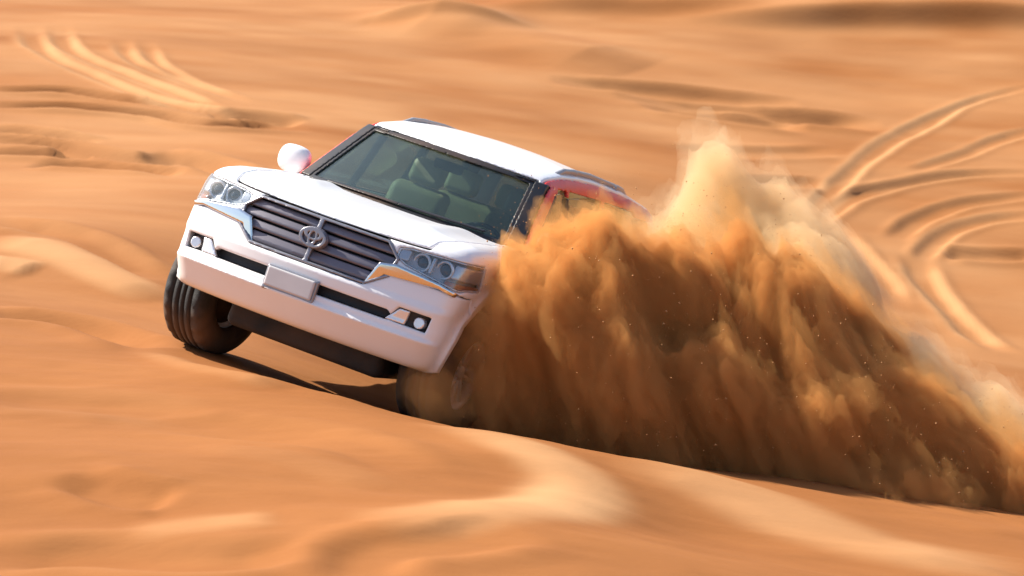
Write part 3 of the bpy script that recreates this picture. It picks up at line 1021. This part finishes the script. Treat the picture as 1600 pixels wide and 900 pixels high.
# mirrors
for sg in (1, -1):
    c = (sg * .985, 1.735, 1.305)

    def mirf(x, s, z, c=c, sg=sg):
        f = (np.sqrt(((x - c[0]) / .128) ** 2 + ((s - c[1] + .02 * 0) / .085) ** 2 + ((z - c[2]) / .115) ** 2) - 1) * .085
        f = smax(f, s - (c[1] + .035), .02)
        return smax(f, box_sdf(x, s, z, c, (.125, .09, .106), .05), .03)
    mo = sdf_part('wing_mirror', mirf, (c[0] - .14, c[1] - .12, c[2] - .13), (c[0] + .14, c[1] + .08, c[2] + .13), .008, M_PAINT, car)
    sdf_part('mirror_arm', (lambda sg: lambda x, s, z: box_sdf(x, s + .0, z - .12 * (np.abs(x) - .95), (sg * .90, 1.75, 1.245), (.08, .055, .045), .02))(sg), (sg * .90 - .11, 1.68, 1.18), (sg * .90 + .11, 1.82, 1.29), .008, M_BLACK, mo)
    sdf_part('mirror_glass', (lambda c: lambda x, s, z: box_sdf(x, s, z, (c[0], c[1] + .038, c[2]), (.088, .005, .075), .004))(c), (c[0] - .1, c[1] + .02, c[2] - .09), (c[0] + .1, c[1] + .06, c[2] + .09), .006, M_CHROME, mo)

# underbody, cabin floor, axles
sdf_part('underbody', lambda x, s, z: np.maximum(np.maximum(body(x, s, z) + .075, -well(s, z, x, .495)), np.maximum(z - np.where(s < 1.42, 1.02, .56), np.abs(x) - .90)), (-.92, .1, .38), (.92, 4.9, 1.05), .022, M_UNDER, car, project=False)
for ax_s in (AXF, AXR):
    sdf_part('axle', (lambda a: lambda x, s, z: np.minimum(np.maximum(np.hypot(s - a, z - .40) - .06, np.abs(x) - .72), np.sqrt((x - .12) ** 2 + (s - a) ** 2 + (z - .40) ** 2) - .13))(ax_s), (-.75, ax_s - .15, .24), (.75, ax_s + .15, .56), .014, M_UNDER, car)
sdf_part('dashboard', lambda x, s, z: smin(np.maximum(box_sdf(x, s, z, (0, 1.72, 1.02), (.74, .26, .20), .08), -99), box_sdf(x, s, z, (.36, 1.86, 1.20), (.20, .10, .05), .05), .06), (-.78, 1.42, .8), (.78, 2.0, 1.27), .014, M_DASH, car)
sdf_part('headlining', lambda x, s, z: np.maximum(np.abs(z - roof_z(x, s) + .075) - .012, np.maximum(np.abs(x) - .60, np.maximum(2.12 - s, s - 4.6))), (-.62, 2.1, 1.6), (.62, 4.62, 1.85), .014, M_CABIN, car)


def seat(name, cx, cs, w):
    st = sdf_part(name, lambda x, s, z: box_sdf(x, s, z, (cx, cs, .80), (w, .26, .09), .06), (cx - w, cs - .27, .7), (cx + w, cs + .27, .9), .016, M_SEAT, car)
    sdf_part('backrest', lambda x, s, z: box_sdf(x, s - (z - .85) * .30, z, (cx, cs + .26, 1.10), (w - .02, .075, .30), .07), (cx - w, cs + .05, .78), (cx + w, cs + .55, 1.42), .014, M_SEAT, st)
    k = [cx] if w < .4 else [cx - .42, cx, cx + .42]
    for hx in k:
        sdf_part('headrest', (lambda hx: lambda x, s, z: box_sdf(x, s - (z - .85) * .30, z, (hx, cs + .24, 1.50), (.135, .055, .095), .05))(hx), (hx - .15, cs + .2, 1.38), (hx + .15, cs + .60, 1.62), .011, M_SEAT, st)
        for e in (-.05, .05):
            sdf_part('headrest_post', (lambda hx, e: lambda x, s, z: np.maximum(np.hypot(x - hx - e, s - (z - .85) * .30 - cs - .24) - .008, np.abs(z - 1.41) - .05))(hx, e), (hx + e - .02, cs + .3, 1.34), (hx + e + .02, cs + .5, 1.48), .006, M_CHROME, st)


seat('front_seat', .38, 2.30, .25)
seat('front_seat', -.38, 2.30, .25)
seat('rear_seat', 0, 3.20, .62)


def torus_part(name, c, R_, r_, tilt, m, parent):
    n, k = 40, 10
    a = np.linspace(0, 2 * np.pi, n, endpoint=False)
    b = np.linspace(0, 2 * np.pi, k, endpoint=False)
    A, B = np.meshgrid(a, b, indexing='ij')
    X = (R_ + r_ * np.cos(B)) * np.cos(A)
    Z = (R_ + r_ * np.cos(B)) * np.sin(A)
    Y = r_ * np.sin(B)
    ct, st_ = math.cos(tilt), math.sin(tilt)
    V = np.stack([X + c[0], Y * ct + Z * st_ + c[1], -Y * st_ + Z * ct + c[2]], -1).reshape(-1, 3)
    I = np.arange(n * k).reshape(n, k)
    I2, I3 = np.roll(I, -1, 0), np.roll(I, -1, 1)
    Qd = np.stack([I.ravel(), I2.ravel(), np.roll(I2, -1, 1).ravel(), I3.ravel()], 1)
    return link_mesh(name, V, Qd, m, parent)


sw = torus_part('steering_wheel', (.38, 1.98, 1.13), .185, .016, .45, M_DASH, car)
sdf_part('steering_hub', lambda x, s, z: np.minimum(box_sdf(x, s + (z - 1.13) * -.45, z, (.38, 1.98, 1.13), (.07, .03, .06), .02), box_sdf(x, s - (z - 1.13) * .45, z, (.38, 1.98, 1.13), (.18, .012, .02), .01)), (.18, 1.85, 1.02), (.58, 2.1, 1.25), .010, M_DASH, sw)
sdf_part('rear_view_mirror', lambda x, s, z: box_sdf(x, s, z, (0, 2.02, 1.60), (.11, .015, .035), .015), (-.13, 1.99, 1.55), (.13, 2.05, 1.65), .008, M_DASH, car)


# ---- wheels
def lathe(profile, n, xoff=0.0):
    """profile: (x, r) around the x axis"""
    P = np.array(profile)
    a = np.linspace(0, 2 * np.pi, n, endpoint=False)
    V = np.stack([np.repeat(P[:, 0][None], n, 0) + xoff, P[:, 1][None] * np.cos(a)[:, None], P[:, 1][None] * np.sin(a)[:, None]], -1)
    k = len(P)
    I = np.arange(n * k).reshape(n, k)
    J = np.roll(I, -1, 0)
    Qd = np.stack([I[:, :-1].ravel(), J[:, :-1].ravel(), J[:, 1:].ravel(), I[:, 1:].ravel()], 1)
    return V.reshape(-1, 3), Qd


def make_wheel():
    # outer radius .42
    root = bpy.data.objects.new('wheel', None)
    COL.objects.link(root)
    # outer side of the wheel is +x
    prof_t = [(-.10, .235), (-.135, .25), (-.143, .30), (-.141, .345), (-.128, .382), (-.112, .398), (-.105, .402)]
    tread = []
    for xg in (-.062, -.018, .018, .062):
        tread += [(xg - .006, .403), (xg - .005, .391), (xg + .005, .391), (xg + .006, .403)]
    prof_t += tread + [(.105, .402), (.112, .398), (.128, .382), (.141, .345), (.143, .30), (.135, .25), (.10, .235)]
    V, Qd = lathe(prof_t, 96)
    # shoulder blocks
    r = np.hypot(V[:, 1], V[:, 2])
    a = np.arctan2(V[:, 2], V[:, 1])
    notch = (np.abs(V[:, 0]) > .09) & (r > .385) & ((np.floor(a / (2 * np.pi) * 48).astype(int) % 2) == 0)
    V[notch, 1:] *= .978
    V[:, 1:] *= 1 + .045 * np.clip((np.hypot(V[:, 1], V[:, 2]) - .24) / .16, 0, 1)[:, None]
    V[:, 0] *= 1.22
    ty = link_mesh('tyre', V, Qd, M_RUBBER, root)
    V, Qd = lathe([(-.10, .236), (-.105, .25), (-.11, .24), (-.09, .222), (.02, .205), (.085, .222), (.10, .236), (.107, .250), (.112, .243), (.10, .226), (.085, .214), (.0, .195), (-.09, .214), (-.10, .236)], 64)
    rim = link_mesh('rim', V, Qd, M_RIM, root)
    V, Qd = lathe([(.0, .0005), (.0, .15), (-.02, .165), (-.03, .165), (-.03, .0005)], 40)
    link_mesh('brake_disc', V, Qd, M_SATIN, root)
    V, Qd = lathe([(-.07, .0005), (-.07, .212), (-.085, .212), (-.09, .15), (-.12, .13), (-.12, .0005)], 40)
    link_mesh('brake_shield', V, Qd, M_UNDER, root)
    V, Qd = lathe([(.092, .0005), (.090, .03), (.084, .045), (.06, .062), (.02, .066), (.02, .0005)], 32)
    link_mesh('hub_cap', V, Qd, M_RIM, rim)
    first = None
    for i in range(5):
        ang = 2 * math.pi * i / 5
        vs_, fs_ = [], []
        for sgn in (-1, 1):
            base = len(vs_)
            for t, wid, xo, sep in ((.04, .020, .080, .016), (.12, .017, .084, .030), (.19, .017, .086, .044), (.226, .020, .082, .052)):
                for dx, dw in ((0, -1), (0, 1), (-.03, 1.15), (-.03, -1.15)):
                    vs_.append((xo + dx, t, sgn * sep + dw * wid * .62))
            for j in range(3):
                b0, b1 = base + 4 * j, base + 4 * j + 4
                for q in range(4):
                    fs_.append((b0 + q, b0 + (q + 1) % 4, b1 + (q + 1) % 4, b1 + q))
            fs_.append((base + 3, base + 2, base + 1, base))
            fs_.append((base + 12, base + 13, base + 14, base + 15))
        if first is None:
            first = link_mesh('spoke', vs_, fs_, M_RIM, rim, smooth=False)
            o = first
        else:
            o = first.copy()
            COL.objects.link(o)
        o.parent = rim
        o.rotation_euler = (ang, 0, 0)
    return root


def copy_tree(o, parent):
    c = o.copy()
    COL.objects.link(c)
    c.parent = parent
    for ch in list(o.children):
        copy_tree(ch, c)
    return c


w0 = make_wheel()
STEER = math.radians(8.0)
for i, (wx, wsn, left) in enumerate(((.845, AXF, True), (-.865, AXF, False), (.83, AXR, True), (-.83, AXR, False))):
    o = w0 if i == 0 else copy_tree(w0, car)
    o.parent = car
    st_ = STEER if wsn == AXF else 0
    o.rotation_euler = (.35 * i, 0, (0 if left else math.pi) - st_)
    o.location = (wx, wsn, WR - .005 - (.06 if i == 1 else .03 if i == 0 else 0))

# ------------------------------------------------------------------ the sand thrown up by the wheels
def lobe(px, py, d, rx, ry, rd, tilt=0.0):
    return (spot(px, py, d), rx, ry, rd, math.radians(tilt))


CAM_R = np.array([1, 0, 0.])
CAM_U = np.array([0, math.sin(TH), math.cos(TH)])
CAM_F = np.array([0, math.cos(TH), -math.sin(TH)])


def lobes_field(X, Y, Z, lobes, k):
    f = np.full(X.shape, 9.0, np.float32)
    for c, rx, ry, rd, ti in lobes:
        dx, dy, dz = X - c[0], Y - c[1], Z - c[2]
        r = dx
        u = dy * CAM_U[1] + dz * CAM_U[2]
        w = dy * CAM_F[1] + dz * CAM_F[2]
        a = r * math.cos(ti) + u * math.sin(ti)
        b = -r * math.sin(ti) + u * math.cos(ti)
        q = np.sqrt((a / rx) ** 2 + (b / ry) ** 2 + (w / rd) ** 2)
        e = (q - 1) * min(rx, ry, rd)
        f = smin(f, e.astype(np.float32), k)
    return f


def fbm3(X, Y, Z, sc, seed, octs, rough=.55, ridged=False):
    out = np.zeros(X.shape, np.float32)
    amp, tot = 1.0, 0.0
    for o in range(octs):
        n = noise3(X * sc + 13.7 * o, Y * sc + 5.1 * o, Z * sc + 9.3 * o, seed + o)
        if ridged:
            n = 1 - 2 * np.abs(n)
        out += amp * n
        tot += amp
        amp *= rough
        sc *= 2.03
    return out / tot


def plume(name, label, lobes, levels, h, k, amp, seed, shear):
    cs = np.array([l[0] for l in lobes])
    rm = np.array([max(l[1], l[2], l[3]) for l in lobes])
    lo = (cs - rm[:, None]).min(0) - .35
    hi = (cs + rm[:, None]).max(0) + .35
    n = np.ceil((hi - lo) / h).astype(int)
    ax_ = [lo[i] + h * np.arange(n[i]) for i in range(3)]
    X, Y, Z = [a.astype(np.float32) for a in np.meshgrid(*ax_, indexing='ij')]
    f = lobes_field(X, Y, Z, lobes, k)
    band = np.abs(f) < .42
    X, Y, Z = X[band], Y[band], Z[band]
    # noise drawn out along the way the sand flies (up and back)
    wx = .22 * noise3(X * .9, Y * .9, Z * .9, seed + 50)
    wz = .22 * noise3(X * .9 + 7, Y * .9, Z * .9, seed + 51)
    A = X + shear * Z + wx
    B = (Z - shear * X) * .26 + wz
    big = fbm3(A, Y, B, 1.6, seed, 3)
    fine = fbm3(A, Y, B, 6.0, seed + 10, 3, .62)
    wisp = fbm3(A, Y, B * 1.2, 3.4, seed + 30, 5, .80)
    f[band] += amp * 1.25 * big + amp * .5 * fine
    wfull = np.zeros(f.shape, np.float32)
    wfull[band] = wisp
    wisp = wfull
    root = None
    for nm, iso, ex, m in levels:
        g = f - iso + ex * wisp
        for sl in ((0,), (-1,)):
            g[sl[0]] = 1
            g[:, sl[0]] = 1
            g[:, :, sl[0]] = 1
        V, Qd = surface_nets(g, lo, h)
        if root is None:
            root = link_mesh(name, V, Qd, m)
            root['kind'] = 'stuff'
            root['label'] = label
            outer = V
        else:
            o = link_mesh(nm, V, Qd, m, root)
            o['kind'] = 'stuff'
    return root, outer


SANDC = (0.825, 0.46, 0.165)
LOB = [
    lobe(800, 600, 17.75, .22, .34, .26, 8), lobe(842, 488, 17.75, .34, .48, .36, 0),
    lobe(862, 395, 17.95, .20, .20, .24), lobe(930, 455, 17.95, .40, .54, .40, -8), lobe(950, 580, 17.8, .56, .50, .46), lobe(1060, 480, 18.0, .46, .62, .44, 18),
    lobe(1100, 610, 17.9, .58, .52, .50), lobe(1205, 530, 18.2, .52, .60, .48, 25), lobe(1260, 650, 18.0, .60, .50, .50),
    lobe(1315, 600, 18.3, .44, .54, .42, 30), lobe(1390, 690, 18.1, .50, .44, .44, 20), lobe(1480, 750, 18.1, .44, .38, .42, 20), lobe(1570, 810, 18.0, .36, .30, .36),
    lobe(930, 690, 17.95, .60, .18, .34, -15), lobe(1150, 725, 18.0, .64, .24, .42, -15), lobe(1350, 775, 17.9, .58, .22, .40, -12),
]
spray, spray_v = plume('sand_spray', 'dense dark brown curtain of sand thrown up beside the car', LOB,
      [('fringe', .06, .26, volume_mat('dust_fringe', SANDC, 2.0, .2)), ('mantle', .0, .15, volume_mat('dust_mantle', SANDC, 9.0, -.1)),
       ('core', -.06, .12, volume_mat('dust_core', SANDC, 40.0, -.3))], .026, .14, .16, 100, .45)
# thin spray at the front wheel, the rim shows through it
plume('wheel_spray', 'thin brown sand spray in front of the front wheel rim', [lobe(700, 632, 17.4, .26, .14, .16, -15), lobe(672, 612, 17.4, .15, .17, .15), lobe(765, 600, 17.5, .16, .22, .16), lobe(775, 500, 17.5, .15, .34, .16, -12)],
      [('wheel_haze', .03, .20, volume_mat('dust_wheel_haze', SANDC, 0.9, .0)), ('wheel_jet', -.03, .20, volume_mat('dust_wheel_jet', SANDC, 2.0, -.1))], .026, .12, .10, 500, .2)
LOB2 = [
    lobe(1112, 320, 19.6, .17, .40, .20, 0), lobe(1130, 370, 19.6, .42, .36, .35, -10), lobe(1220, 420, 19.5, .50, .36, .40, -30), lobe(1300, 485, 19.4, .36, .34, .36, -30),
    lobe(1420, 590, 19.0, .34, .28, .34, -35), lobe(1510, 670, 18.9, .28, .34, .32, -35), lobe(1590, 720, 18.8, .26, .42, .32, 0), lobe(1075, 400, 19.5, .36, .32, .35), lobe(1180, 470, 19.0, .50, .40, .40),
]
PALE = (0.96, 0.76, 0.50)
plume('dust_cloud', 'pale sunlit dust cloud hanging behind the sand spray', LOB2,
      [('veil', .07, .22, volume_mat('dust_veil', PALE, 1.3, .45)), ('cloud', .0, .12, volume_mat('dust_pale', PALE, 6.0, .4))], .04, .18, .16, 300, .35)

# single grains and crumbs flying off the spray
M_GRAIN = simple('sand_grain', (0.50, 0.26, 0.10), 0.9, vary=0.2)
rg = np.random.default_rng(5)
mid = spray_v.mean(0)
pick = spray_v[rg.integers(0, len(spray_v), 3000)]
out = (pick - mid) / (np.linalg.norm(pick - mid, axis=1, keepdims=True) + 1e-6)
P = pick + out * rg.exponential(.09, (len(pick), 1)) + rg.normal(0, .035, pick.shape) + np.array([0, 0, .02])
P = P[P[:, 2] > base_height(P[:, 0], P[:, 1]) + .02]
rad = (.0014 + rg.exponential(.0011, len(P)))[:, None, None]
octa = np.array([(1, 0, 0), (-1, 0, 0), (0, 1, 0), (0, -1, 0), (0, 0, 1), (0, 0, -1)], float)
of = np.array([(0, 2, 4), (2, 1, 4), (1, 3, 4), (3, 0, 4), (2, 0, 5), (1, 2, 5), (3, 1, 5), (0, 3, 5)])
GV = (P[:, None, :] + octa[None] * rad * rg.uniform(.7, 1.5, (len(P), 1, 3))).reshape(-1, 3)
GF = (of[None] + 6 * np.arange(len(P))[:, None, None]).reshape(-1, 3)
gr = link_mesh('flying_grains', GV, GF, M_GRAIN, spray, smooth=False)
gr['kind'] = 'stuff'
